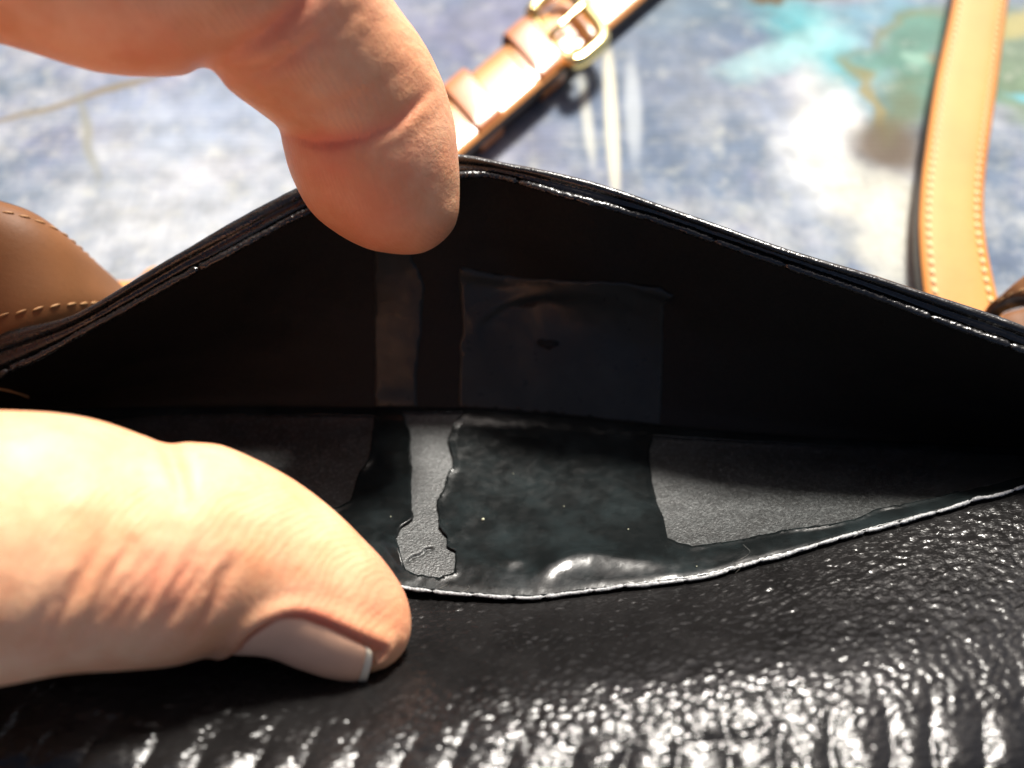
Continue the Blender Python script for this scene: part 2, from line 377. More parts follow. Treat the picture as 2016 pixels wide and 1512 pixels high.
def film(name, wall, outer, holes, ridges, off=.14, step=.45, lift=.0):
    """outer, holes: rings in (x, t*SC); ridges: (pixel polyline, height mm, sigma px)."""
    rings = [np.asarray(outer)]+[np.asarray(h) for h in holes]
    pts = []; edges = []
    for r in rings:
        k = len(pts); pts += r.tolist(); n = len(r); edges += [(k+i, k+(i+1) % n) for i in range(n)]
    lo, hi = rings[0].min(0), rings[0].max(0)
    gx, gy = np.meshgrid(np.arange(lo[0]+step*.5, hi[0], step), np.arange(lo[1]+step*.5, hi[1], step), indexing='ij')
    gx = gx+rng.uniform(-.08, .08, gx.shape); gy = gy+rng.uniform(-.08, .08, gy.shape)
    ok = inside(rings[0], gx, gy)
    for h in rings[1:]: ok &= ~inside(h, gx, gy)
    dmin = np.full(gx.shape, 9.)
    for r in rings:
        rr = np.vstack([r, r[:1]]); 
        d, _ = polydist(gx, gy, rr); dmin = np.minimum(dmin, d)
    ok &= dmin > step*.45
    pts += np.stack([gx[ok], gy[ok]], -1).tolist()
    V, E, F, *_ = delaunay_2d_cdt([Vector(p) for p in pts], edges, [], 0, 1e-5)
    V = np.array([tuple(v) for v in V]); F = np.array([f for f in F if len(f) == 3])
    cen = V[F].mean(1); keep = inside(rings[0], cen[:, 0], cen[:, 1])
    for h in rings[1:]: keep &= ~inside(h, cen[:, 0], cen[:, 1])
    F = F[keep]
    x, t = V[:, 0], V[:, 1]/SC
    P = wall(x, t)
    e = .05; dx = wall(x+e, t)-wall(x-e, t); dt = wall(x, t+e*.1)-wall(x, t-e*.1)
    N = np.cross(dx, dt); N /= np.linalg.norm(N, axis=1)[:, None]; N *= np.where(N[:, 2] < 0, -1, 1)[:, None]
    qx, qy, _ = proj(P)
    h = off+.07*fbm(x/4., t*7, 3)+.03*fbm(x/.7, t*40, 2)
    ed = np.full(len(x), 9.)
    for r in rings[1:]:
        d, _ = polydist(V[:, 0], V[:, 1], np.vstack([r, r[:1]])); ed = np.minimum(ed, d)
    h = h+(.08+.22*np.clip(vnoise(x/3, t*9)+.5, 0, 1))*np.exp(-(ed/.5)**2)                 # film curls up a touch at the torn edge
    for line, amp, sg in ridges:
        d, s = polydist(qx, qy, line); h = h+amp*np.exp(-(d/sg)**2)*np.sin(np.pi*np.clip(s, .02, .98))**.6
    if wall is wallB: h = h-.07
    h = (h-.02)*sstep(t, 0, .07)*sstep(1-t, 0, .03)+.02
    P = P+N*h[:, None]
    o = mk(name, P, F, M_FILM if wall is wallF else M_FILM_B, purse)
    md = o.modifiers.new("thickness", 'SOLIDIFY'); md.thickness = .12*MM; md.offset = -1
    return o
def ring_px(wall, poly, amp=2.2, step=7):
    Q = jag(poly, amp, step); r = inv(wall, Q[:, 0], Q[:, 1]); r[:, 1] = np.clip(r[:, 1], .002, .97); return r*[1, SC]

hole1 = ring_px(wallF, [(736, 822), (733, 870), (724, 912), (708, 935), (697, 965), (688, 990), (665, 1005), (600, 1010), (480, 965), (300, 900), (120, 855), (300, 822), (500, 822)])
hole2 = ring_px(wallF, [(792, 815), (808, 852), (809, 893), (812, 944), (811, 986), (815, 1023), (789, 1042), (780, 1065), (787, 1097), (801, 1125), (824, 1137), (866, 1141), (893, 1130), (900, 1088), (880, 1079), (882, 1060),
                         (863, 1042), (861, 991), (875, 968), (880, 944), (891, 926), (889, 898), (880, 870), (893, 833), (912, 815)], 2.6, 6)
hole3 = ring_px(wallF, [(1284, 862), (1277, 907), (1284, 954), (1293, 995), (1305, 1023), (1314, 1065), (1335, 1074), (1363, 1081), (1409, 1076), (1474, 1065), (1543, 1051), (1613, 1042), (1682, 1028), (1729, 1009),
                         (1798, 996), (1868, 980), (2016, 945), (2016, 905), (1800, 890), (1600, 880)], 1.6, 7)
outerF = [(x, .004*SC) for x in np.arange(-78, 82, 1.)]+[(82, .03*SC)]+[(x, .998*SC) for x in np.arange(82, -78, -1.)]
film("black_lining_film", wallF, outerF, [hole1, hole2, hole3],
     [([(1058, 1142), (1085, 1116), (1120, 1101), (1165, 1096), (1225, 1104), (1320, 1110)], .50, 17),
      ([(985, 1098), (1005, 1110), (1035, 1103)], .22, 12), ([(752, 1055), (775, 1080), (800, 1112)], .5, 11), ([(900, 1060), (925, 1020), (910, 960)], .12, 14),
      ([(1330, 1095), (1450, 1090), (1600, 1060)], .15, 18)], step=.3)
def film_px(poly, ridges, name="black_lining_film", **k):
    return film(name, wallB, ring_px(wallB, poly, 2., 8), [], ridges, **k)
film_px([(737, 480), (815, 478), (812, 514), (824, 532), (836, 569), (831, 611), (829, 653), (822, 699), (819, 740), (822, 830), (737, 830)], [])
film_px([(905, 526), (960, 536), (1030, 548), (1130, 553), (1230, 556), (1300, 566), (1328, 580), (1306, 600), (1300, 850), (900, 840), (905, 700), (910, 640), (905, 592)],
        [([(905, 536), (960, 546), (1020, 556)], .25, 9), ([(925, 670), (940, 630), (980, 600), (1040, 580), (1120, 572), (1200, 578), (1250, 595)], .4, 18),
         ([(950, 640), (1000, 605), (1070, 592), (1110, 594)], -.25, 8), ([(1240, 563), (1290, 573), (1325, 588)], .35, 10)])

# small torn flap seen on the back wall
def tear():
    ring = [(1056, 671), (1064, 667), (1075, 670), (1084, 668), (1097, 671), (1100, 676), (1088, 681), (1080, 686), (1071, 681), (1062, 678)]
    r = inv(wallB, [a for a, b in ring], [b for a, b in ring]); P = wallB(r[:, 0], r[:, 1]); c = P.mean(0)
    off = np.array([0, -.45, .25])
    V = np.vstack([P+off, P+off*.4, [c+off*1.7]]); n = len(P)
    F = [(i, (i+1) % n, n*2) for i in range(n)]+[(i, i+n, (i+1) % n+n, (i+1) % n) for i in range(n)]
    mk("torn_flap", V, F, m_simple("dull_black_backing", (.004, .004, .004), .8), purse)
tear()
# crumbs and lint on the film
def crumbs():
    V = []; F = []
    spots = inv(wallF, [951, 1236, 1110, 770, 1500, 1370, 1010], [1026, 1045, 1000, 1020, 1104, 1118, 935])
    for (x, t), r in zip(spots, [.22, .1, .08, .09, .09, .08, .07]):
        c = wallF(np.array([x]), np.array([t]))[0]+[0, 0, .45]; k = len(V)
        for a in range(6):
            an = a*math.pi/3; V.append(c+r*np.array([math.cos(an), math.sin(an), rng.uniform(-.3, .3)]))
        V += [c+[0, 0, r], c-[0, 0, r]]
        for a in range(6): F += [(k+a, k+(a+1) % 6, k+6), (k+(a+1) % 6, k+a, k+7)]
    mk("lint_specks", V, F, m_simple("pale_lint", (.50, .50, .36), .6), purse, kind='stuff')
crumbs()
def corner_thread():
    p = inv(wallB, [-40, 0, 35, 62], [752, 764, 772, 782]); C = crom(wallB(p[:, 0], p[:, 1])+[0, -.3, .45], 30)
    a = np.linspace(0, 2*np.pi, 7)[:-1]
    G = C[:, None]+.22*np.stack([0*a, np.cos(a), np.sin(a)], -1)[None]
    grid("corner_thread", G, M_THREAD_D, purse, closed_v=True, caps=True)
corner_thread()

# rim of the back wall: rolled outer edge, gritty groove, thin inner edge
def sweep_profile(x, A, B, prof):
    """prof: rows (a, h): a = share of the way from A to B, h = mm above the chord, along its normal."""
    D = B-A; T = np.gradient(A, axis=0); N = np.cross(T, D); N /= np.linalg.norm(N, axis=1)[:, None]; N *= np.where(N[:, 2] < 0, -1, 1)[:, None]
    return np.stack([A+D*a+(N*h if h > -.6 else np.array([0, .25*abs(h+.6), h])) for a, h in prof], 1)
xr = np.arange(X0, X1, .16); A, B = fO(xr), fI(xr)
ka = np.linspace(-.28, .28, 13)
prof = [(-.36, -3.5), (-.34, -1.6)]+[(k, .72*math.sqrt(max(0, 1-(k/.30)**2))-.15) for k in ka]+[(.33, -.22), (.42, -.16), (.5, -.2), (.6, -.18), (.68, -.32), (.72, -1.3), (.74, -3.2)]
G = sweep_profile(xr, A, B, prof)
nv = len(prof); idx = np.arange(nv)[None, :]
bead = np.clip(1-np.abs(idx-8)/7, 0, 1)
lf = 1-sstep(xr, -30, 30)[:, None]
G[..., 2] += (.03+.03*lf+.03*(idx > 15))*fbm(xr[:, None]/.8+0*idx, idx*.8, 3)+.05*bead*fbm(xr[:, None]/3+0*idx, idx*.1+9, 2)
grid("rolled_rim_edge", G, M_RIM, purse)
ka = np.linspace(-1, 1, 9)
jig = .22*fbm(xr/2.2, xr*0+5, 4)*sstep(-xr, -35, 5)
prof2 = [(.98+.0, -3.0), (.86, -2.5)]
A2 = B+np.stack([0*xr, .0*xr+jig, jig*.6], -1)
rad = .34+.08*fbm(xr/1.1, xr*0+2, 3)
rad = rad*(1-.75*np.exp(-((((xr*1.0+200) % 7.3)-3.6)/.18)**2)*(vnoise(xr/7.3, xr*0) > -.1))
ang = np.linspace(0, 2*np.pi, 11)[:-1]
T = np.gradient(A2, axis=0); T /= np.linalg.norm(T, axis=1)[:, None]
N1 = np.cross(T, [0, 0, 1.]); N1 /= np.linalg.norm(N1, axis=1)[:, None]; N2 = np.cross(N1, T)
G = A2[:, None]+(N1[:, None]*np.cos(ang)[None, :, None]*1.25+N2[:, None]*np.sin(ang)[None, :, None])*rad[:, None, None]
G += .05*rng.standard_normal(G.shape)*.8
grid("inner_rim_edge", G, M_RIM, purse, closed_v=True)

# outside of the back wall, from the rim down to the table
Bk = sweep_profile(xr, A, B, [(-.34, -1.4)])[:, 0]
xs2 = xr[::4]; Bk = Bk[::4]; foot = Bk.copy(); foot[:, 1] += 9; foot[:, 2] = .6
mid = (Bk+foot)/2; mid[:, 1] += 2.5
G = np.stack([crom([a, b, c], 24) for a, b, c in zip(Bk, mid, foot)])
G[..., 1] += .15*fbm(G[..., 0]/2, G[..., 2]/2, 3)
grid("back_panel", G, M_LEATHER, purse)

# front panel: crinkled leather swelling towards the camera
xp = np.arange(X0, X1, .26)
Fp, Kp = fF(xp), fK(xp)
rows = []
for f, k in zip(Fp, Kp):
    f = f+[0, -.25, -.35]
    qk = 1-.65*float(sstep(np.float64(f[0]), 10, 55)); m1 = f+(k-f)*.33+[0, 0, .9*qk]; m2 = f+(k-f)*.68+[0, 0, 1.9*qk]
    rows.append(crom([f, m1, m2, k, k+[0, -4.5, .35], k+[0, -11, -3.5], k+[0, -16, -11.5], [k[0], k[1]-18, .5]], 230))
G = np.array(rows)
X, Y, Z = G[..., 0], G[..., 1], G[..., 2]
dent = 3.6*np.exp(-((X+19)/13)**2-((Y-21)/8)**2)+1.4*np.exp(-((X+45)/16)**2-((Y-22)/8)**2)
G[..., 2] -= dent
qx, qy, _ = proj(G)
dT = np.gradient(G, axis=1); dX = np.gradient(G, axis=0); N = np.cross(dX, dT); N /= np.linalg.norm(N, axis=2)[..., None]; N *= np.where(N[..., 2:3] < 0, -1, 1)
arc = np.concatenate([np.zeros((len(xp), 1)), np.cumsum(np.linalg.norm(np.diff(G, axis=1), axis=2), 1)], 1)
Larc = arc[:, 100][:, None]
near = sstep(arc, Larc*.30, Larc*.95)             # 0 at the rim, 1 at the swelling
crest = sstep(arc, Larc*.76, Larc*1.02)
wx = X+.8*fbm(X/5, arc/5, 2); wy = arc-Larc+.7*fbm(X/5+40, arc/5, 2)
ra = (wx+.25*wy+1.0*fbm(X/7+5, arc/6, 3))/(4.3)
cid = np.floor(ra); ry = (wy+1.6*(vnoise(cid*3.7, cid*0)))/(5.2)
rb = np.abs(np.sin(np.pi*ra))**.7*(.45+.55*np.abs(np.sin(np.pi*(ry+.25)))**.6)*(.8+.4*vnoise(cid*5.3, np.floor(ry+.25)*3.1))
f1, f2 = worley(wx/1.3, wy/1.2, .95)
peb = 1-np.exp(-((f2-f1)/.35)**1.5)
g1, g2 = worley((wx-.5*wy)/1.7, (wy+.35*wx)/.6, .95)
fine = 1-np.exp(-((g2-g1)/.3)**1.2)
k1, k2 = worley((wx+wy*.4)/.8, (wy-.3*wx)/.55, .95)
peb2 = 1-np.exp(-((k2-k1)/.3)**1.2)
midw = near*(1-.6*crest)
h = crest*(.55*rb+.03*peb)+midw*(.24*fine+.05*peb2)+(1-near)*(.14*fine+.05*peb2)
h += (.03+.05*near*(1-.8*crest))*fbm((X-.5*arc)/2.6, (arc+.3*X)/.9, 3)+.30*near*fbm(X/7, arc/4, 2)+.06*crest*fbm(X/3.2, arc/3, 2)+.5*crest*(vnoise(X/9+3, arc/30)-.1)
h += (1-near)*.03*np.sin((arc+.35*X+2.2*fbm(X/3, arc/2, 3))*6.2)*sstep(arc, .6, 2)
h *= sstep(arc, 0, .8)
G = G+N*h[..., None]
grid("front_panel", G, M_LEATHER, purse, flip=True)

# thin raw edge along the front rim, nicked here and there
xf = np.arange(X0, X1, .09); Ff = fF(xf)
Ff[:, 2] += .05*fbm(xf/1.7, xf*0, 3)+.15; Ff[:, 1] += .22*fbm(xf/2.3, xf*0+8, 3)
nick = np.zeros(len(xf)); p = X0
while p < X1:
    p += rng.uniform(3.0, 6.5); nick = np.maximum(nick, rng.uniform(.5, .95)*np.exp(-((xf-p)/.22)**2))
rad = (.155+.05*fbm(xf/.8, xf*0+4, 3))*(1-nick)
T = np.gradient(Ff, axis=0); T /= np.linalg.norm(T, axis=1)[:, None]
N1 = np.cross(T, [0, 0, 1.]); N1 /= np.linalg.norm(N1, axis=1)[:, None]; N2 = np.cross(N1, T)
G = Ff[:, None]+(N1[:, None]*np.cos(ang)[None, :, None]*1.3+N2[:, None]*np.sin(ang)[None, :, None])*rad[:, None, None]
G += .028*rng.standard_normal(G.shape)
grid("front_rim_edge", G, M_BTHREAD, purse, closed_v=True)
# wisps of loose fibre along the rims
def wisps():
    V = []; F = []
    for (a, b, zz, L, dx) in [(1452, 1105, 17, 2.4, .3), (1448, 1128, 17, 1.6, -.5), (862, 1160, 15.6, 1.6, .9), (905, 1168, 15.7, 1.3, .9), (1680, 1058, 17, .9, .2)]:
        p = Wz(a, b, zz+.3); q = p+np.array([dx, .45*L, .8*L]); m = (p+q)/2+np.array([.4*L, 0, .1])
        C = crom([p, m, q], 9); k = len(V)
        for c in C:
            for an in (0, 2.1, 4.2): V.append(c+.028*np.array([math.cos(an), math.sin(an), math.sin(an)]))
        F += [tuple(k+x for x in f) for f in gridfaces(9, 3, True)]
    mk("loose_fibres", V, F, m_simple("grey_fibre", (.22, .22, .20), .6), purse, kind='stuff')
wisps()
# ends and base of the body
for xe, fl in ((X0+.3, False), (X1-.5, True)):
    xa = np.array([xe]); o_, i_, f_, k_ = fO(xa)[0], fI(xa)[0], fF(xa)[0], fK(xa)[0]
    ring = [o_+[0, 9, 0]*np.array([1, 1, 0])+[0, 0, .6-o_[2]], o_+[0, .2, -.6], i_, f_, k_, k_+[0, -11, -3.5], [xe, k_[1]-18, .5]]
    ring = np.array(ring); V = np.vstack([ring, ring+[(-1.5 if not fl else 1.5), 0, 0]]); n = len(ring)
    F = [tuple(range(n)), tuple(range(2*n-1, n-1, -1))]+[(i, (i+1) % n, n+(i+1) % n, n+i) for i in range(n)]
    mk("end_panel", V, F, M_LEATHER, purse, smooth=False)

# ------------------------------------------------------------------ leather straps
def ribbon(name, L, Rr, thick, mat, parent=None, edge=None, n=90, dome=.35, nw=9, vertical=False):
    """flat strap between two edge curves (3-D, mm); top surface domed, real thickness, darker cut edges."""
    L, Rr = crom(L, n), crom(Rr, n)
    T = np.gradient((L+Rr)/2, axis=0); D = Rr-L; N = np.cross(T, D); N /= np.linalg.norm(N, axis=1)[:, None]
    if N[:, 2].mean() < 0: N = -N
    s = np.linspace(0, 1, nw)
    top = L[:, None]+D[:, None]*s[None, :, None]+N[:, None]*(dome*(1-(2*s-1)**4))[None, :, None]
    bot = top-N[:, None]*thick
    bot = bot[:, ::-1]
    mt = grid(name, np.concatenate([top, bot], 1), mat, parent, closed_v=True, caps=True)
    if edge is not None:
        for side, E in ((-1, L), (1, Rr)):
            W_ = D/np.linalg.norm(D, axis=1)[:, None]
            an = np.linspace(-math.pi/2, math.pi/2, 7)
            c = E-N*(thick*.5-.02)
            g = c[:, None]+side*W_[:, None]*(.28*np.cos(an))[None, :, None]+N[:, None]*(thick*.47*np.sin(an))[None, :, None]
            grid("burnished_edge", g, edge, parent)
    return L, Rr, N, mt

def stitches(parent, A, N, mat, pitch=1.6, ln=1.15, r=.27, lift=.1, a=0., b=1., tilt=.25):
    seg = np.linalg.norm(np.diff(A, axis=0), axis=1); s = np.r_[0, np.cumsum(seg)]
    me = None
    for q in np.arange(s[-1]*a+pitch/2, s[-1]*b, pitch):
        p = np.array([np.interp(q, s, A[:, i]) for i in range(3)]); nn = np.array([np.interp(q, s, N[:, i]) for i in range(3)])
        t = np.array([np.interp(q+.3, s, A[:, i])-np.interp(q-.3, s, A[:, i]) for i in range(3)])
        if me is None:
            V = []; F = []; K = 5
            for i, xx in enumerate(np.linspace(-1, 1, K)):
                rr = r*math.sqrt(max(.06, 1-xx*xx))
                V += [(xx*ln/2, rr*math.cos(k*math.pi/3), rr*math.sin(k*math.pi/3)) for k in range(6)]
            F = gridfaces(K, 6, True)+[tuple(range(6)), tuple(range(6*K-6, 6*K))[::-1]]
            me = mk("stitch", V, F, mat, parent); o = me; me = o.data
        else: o = link(bpy.data.objects.new("stitch", me), parent)
        t /= np.linalg.norm(t); y = np.cross(nn, t); y /= np.linalg.norm(y); z = np.cross(t, y)
        t2 = t*math.cos(tilt)+y*math.sin(tilt); y2 = np.cross(z, t2)
        M = Matrix([list(r_) for r_ in np.array([t2, y2, z]).T]).to_4x4(); M.translation = Vector((p+nn*lift)*MM)
        o.matrix_local = M

# right strap
st = root("leather_strap", label='long tan strap with cream stitching running down behind the purse rim at right', category='strap')
Lp = [(1905, -160), (1878, 0), (1844, 159), (1820, 317), (1812, 397), (1811, 470), (1820, 571), (1840, 680), (1865, 760)]
Rp = [(2010, -160), (1984, 0), (1960, 185), (1942, 317), (1936, 400), (1940, 470), (1962, 580), (1990, 690), (2020, 770)]
zz = [5, 5, 4.8, 4.8, 4.8, 4.8, 4.6, 4.0, 3.0]
L3 = [Wz(a, b, z) for (a, b), z in zip(Lp, zz)]; R3 = [Wz(a, b, z) for (a, b), z in zip(Rp, zz)]
L_, R_, N_, _ = ribbon("strap_band", L3, R3, 2.4, M_TAN_R, st, M_EDGE, 120)
for f in (.13, .88): stitches(st, L_+(R_-L_)*f, N_, M_THREAD, 1.75, 1.25, .33, .32)

# strap with buckle and keeper loops
bs = root("leather_strap", label='glossy tan strap with a gold buckle and two keeper loops lying beyond the finger', category='strap')
def Q(s, n, z): return Wz(.759*s+.651*n, -.651*s+.759*n, z)
ss = [300, 420, 540, 660, 780, 900, 1020, 1150, 1300]
Lb = [Q(s, 714, 3.0) for s in ss]; Rb = [Q(s, 824, 3.0) for s in ss]
ribbon("strap_band", Lb, Rb, 2.2, M_TAN, bs, M_EDGE, 90, .45)
ss = [330, 450, 560, 640, 700, 740]
ribbon("strap_tongue", [Q(s, 716, 5.0) for s in ss], [Q(s, 822, 5.0) for s in ss], 1.7, M_TAN, bs, M_EDGE, 50, .5)
ss = [690, 730, 770, 800]
ribbon("folded_strap_end", [Q(s, 718, 5.0) for s in ss], [Q(s, 820, 5.0) for s in ss], 1.6, M_TAN, bs, M_EDGE, 24, .6)
def keeper(s0, s1):
    an = np.linspace(0, 2*np.pi, 49)[:-1]; rows = []
    for s, k in ((s0, -.35), (s0, 0), (s0+4, .06), ((s0+s1)/2, .12), (s1-4, .06), (s1, 0), (s1, -.35)):
        c = (Q(s, 770, 3.1)); e = (Q(s, 833, 3.1)-c); 
        sup = lambda v: np.sign(v)*np.abs(v)**.42
        rows.append([c+e*sup(math.cos(a))*(1+k*.05)+np.array([0, 0, 1.])*sup(math.sin(a))*(3.05+k) for a in an])
    grid("keeper_loop", np.array(rows), M_TAN_D, bs, closed_v=True)
keeper(534, 592); keeper(694, 752)
def tube(name, C, r, mat, parent, closed=False, nr=10, **p):
    C = np.asarray(C); n = len(C)
    T = (np.roll(C, -1, 0)-np.roll(C, 1, 0)) if closed else np.gradient(C, axis=0)
    T /= np.linalg.norm(T, axis=1)[:, None]; ref = np.array([0, 0, 1.])
    N1 = np.cross(T, ref); N1 /= np.maximum(np.linalg.norm(N1, axis=1), 1e-6)[:, None]; N2 = np.cross(N1, T)
    a = np.linspace(0, 2*np.pi, nr+1)[:-1]
    r = np.broadcast_to(r, (n,))
    G = C[:, None]+(N1[:, None]*np.cos(a)[None, :, None]+N2[:, None]*np.sin(a)[None, :, None])*r[:, None, None]
    if closed: G = np.concatenate([G, G[:1]], 0)
    return grid(name, G, mat, parent, closed_v=True, caps=not closed, **p)
bk = link(bpy.data.objects.new("buckle", None), bs)
th = np.linspace(0, 2*np.pi, 97)[:-1]; sq = lambda v, e: np.sign(v)*np.abs(v)**e
fr = np.array([Q(815+48*sq(math.cos(a), .5), 766+70*sq(math.sin(a), .45), 6.0+(0 if math.cos(a) > -.7 else -1.4)) for a in th])
tube("buckle_frame", fr, 1.35, M_GOLD, bk, True, 12)
pr = crom([Q(775, 758, 6.2), Q(800, 757, 7.1), Q(835, 756, 7.2), Q(868, 756, 7.3), Q(876, 756, 6.6)], 20)
tube("buckle_prong", pr, .62, M_GOLD, bk, False, 10)

# strap arching over at the left edge
ls = root("leather_strap", label='broad tan stitched strap arching down behind the left end of the purse', category='strap')
Lp = [(-420, 330, 24), (-200, 355, 27), (-60, 380, 28), (0, 396, 27.5), (55, 414, 26), (100, 440, 23.5), (135, 474, 20), (170, 514, 15.5), (198, 549, 11), (222, 582, 7), (255, 640, 3.5)]
Rp = [(-420, 800, 20), (-200, 760, 20), (-60, 710, 20), (0, 690, 20), (60, 668, 19.4), (110, 650, 18.5), (150, 640, 17), (190, 632, 14.8), (225, 628, 11.5), (255, 640, 7.4), (290, 700, 3.5)]
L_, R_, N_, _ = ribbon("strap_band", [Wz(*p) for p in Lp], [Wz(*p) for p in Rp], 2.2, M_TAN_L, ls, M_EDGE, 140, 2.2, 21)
for f, dm in ((.085, .15), (.80, .95)):
    s = f; stitches(ls, L_+(R_-L_)*f, N_, M_THREAD_D, 1.5, 1.25, .15, 2.2*(1-(2*s-1)**4)+.05, .12, .9, .15)
ls2 = root("leather_strap", label='thin flat strip of tan leather on the cloth behind the left purse rim', category='strap')
ribbon("strap_band", [Wz(*p) for p in [(120, 500, 1.9), (165, 527, 1.9), (205, 545, 1.9), (235, 553, 1.9), (268, 549, 1.9), (310, 525, 1.9), (420, 560, 1.9)]],
       [Wz(*p) for p in [(60, 640, 1.9), (120, 660, 1.9), (200, 680, 1.9), (240, 685, 1.9), (280, 680, 1.9), (330, 670, 1.9), (420, 670, 1.9)]], 1.8, M_TAN, ls2, M_EDGE, 60, .2)

# strap end at the right edge
rs = root("leather_strap", label='tan strap end with thick black edge at the right border of the photo', category='strap')
Lp = [(1925, 650, 5), (1942, 606, 8), (1972, 580, 10.5), (2010, 548, 13), (2070, 510, 15), (2200, 460, 15)]
Rp = [(1937, 668, 5), (1955, 610, 8.5), (1985, 590, 11), (2016, 583, 13), (2080, 578, 15), (2200, 590, 15)]
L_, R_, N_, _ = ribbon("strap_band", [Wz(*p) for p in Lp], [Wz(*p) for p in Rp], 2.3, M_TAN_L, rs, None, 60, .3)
stitches(rs, L_+(R_-L_)*.72, N_, M_THREAD_D, 1.5, 1.1, .2, .25, .25, 1)
e = [Wz(a, b+7, z-.9) for a, b, z in Rp]
tube("burnished_edge", crom(e, 60), .95, M_EDGE, rs)
Lp = [(1935, 640, 3), (1965, 622, 4), (2000, 610, 5), (2060, 600, 6), (2200, 600, 6)]
Rp = [(1950, 700, 3), (1990, 690, 4), (2030, 690, 5), (2080, 690, 6), (2200, 700, 6)]
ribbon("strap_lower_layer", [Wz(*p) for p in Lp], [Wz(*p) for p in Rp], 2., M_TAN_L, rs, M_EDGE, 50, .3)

# ------------------------------------------------------------------ the hand
class Finger:
    def __init__(s, secs, ratio=.9):
        rows = []
        cs = []
        for U, L, d, *rr in secs:
            Pu, Pl = Wd(*U, d), Wd(*L, d); cs.append((Pu+Pl)/2)
        cs = np.array(cs); ax = np.gradient(cs, axis=0)
        for i, (U, L, d, *rr) in enumerate(secs):
            Pu, Pl = Wd(*U, d), Wd(*L, d); c = cs[i]; a1 = (Pu-Pl)/2
            t = ax[i]/np.linalg.norm(ax[i]); ap = a1-t*(a1@t); r = np.linalg.norm(ap)
            v = CP-c; v /= np.linalg.norm(v); v -= ap/r*(v@ap/r); v -= t*(v@t)*.6; v /= np.linalg.norm(v)
            rows.append(np.r_[c, a1, v*r*(rr[0] if rr else ratio)])
        s.rows = np.array(rows); s.m = len(rows)
    def at(s, q):                                  # q: array of section positions 0..m-1
        P = s.rows; ext = np.vstack([2*P[0]-P[1], P, 2*P[-1]-P[-2]])
        q = np.clip(q, 0, s.m-1); i = np.minimum(q.astype(int), s.m-2); f = (q-i)[..., None]
        a, b, c, d = ext[i], ext[i+1], ext[i+2], ext[i+3]
        r = .5*((2*b)+(-a+c)*f+(2*a-5*b+4*c-d)*f*f+(-a+3*b-3*c+d)*f**3)
        return r
    def pt(s, q, ph, off=0.):
        r = s.at(q); c, a1, a2 = r[..., :3], r[..., 3:6], r[..., 6:]
        d = a1*np.cos(ph)[..., None]+a2*np.sin(ph)[..., None]
        n = d/np.maximum(np.linalg.norm(d, axis=-1, keepdims=True), 1e-6)
        return c+d+n*np.asarray(off)[..., None] if np.ndim(off) else c+d+n*off
    def mesh(s, ns=90, nph=40):
        q = np.linspace(0, s.m-1, ns); ph = np.linspace(0, 2*np.pi, nph+1)[:-1]
        Qq, Ph = np.meshgrid(q, ph, indexing='ij'); V = s.pt(Qq, Ph).reshape(-1, 3)
        F = gridfaces(ns, nph, True)+[tuple(range(nph))[::-1], tuple(range((ns-1)*nph, ns*nph))]
        return V, F
IDX = Finger([((-600, -560), (-720, -60), 67, .85), ((-330, -520), (-420, -10), 70, .85), ((20, -420), (-20, 74), 75, .9), ((260, -350), (190, 136), 77, .9), ((500, -270), (350, 146), 79, .92), ((690, -120), (408, 132), 81.5, .88),
              ((775, 0), (450, 172), 85, .88), ((835, 85), (505, 208), 88, .9), ((868, 150), (545, 240), 90.5, .9), ((892, 225), (556, 272), 92, .88), ((902, 300), (574, 340), 93.5, .9), ((906, 385), (611, 412), 95, .85),
              ((899, 440), (662, 458), 95.5, .8), ((872, 476), (722, 490), 96, .75), ((838, 496), (772, 500), 96, .7), ((810, 501), (800, 502), 96, .7)], .9)
THB = Finger([((-520, 900), (-620, 1500), 66), ((-260, 838), (-330, 1420), 69), ((-100, 812), (-140, 1370), 71), ((60, 809), (20, 1337), 73), ((200, 829), (150, 1314), 74.5), ((322, 872), (262, 1308), 76), ((430, 876), (350, 1298), 77.5),
              ((540, 924), (440, 1276), 79), ((630, 984), (525, 1276), 80), ((710, 1058), (595, 1300), 80.7), ((768, 1122), (655, 1318), 81.2), ((800, 1175), (712, 1325), 81.5), ((811, 1228), (762, 1312), 81.6), ((806, 1262), (788, 1294), 81.6), ((800, 1276), (797, 1281), 81.6)], .95)
def limb(ctrl, nph=28):                            # rows x, y, z, radius
    C = crom(ctrl, 14*len(ctrl)); P = C[:, :3]; r = C[:, 3]
    T = np.gradient(P, axis=0); T /= np.linalg.norm(T, axis=1)[:, None]
    ref = np.array([.1, .3, 1.]); N1 = np.cross(T, ref); N1 /= np.linalg.norm(N1, axis=1)[:, None]; N2 = np.cross(N1, T)
    a = np.linspace(0, 2*np.pi, nph+1)[:-1]
    G = P[:, None]+(N1[:, None]*np.cos(a)[None, :, None]+N2[:, None]*np.sin(a)[None, :, None])*r[:, None, None]
    return G.reshape(-1, 3), gridfaces(len(P), nph, True)+[tuple(range(nph))[::-1], tuple(range((len(P)-1)*nph, len(P)*nph))]

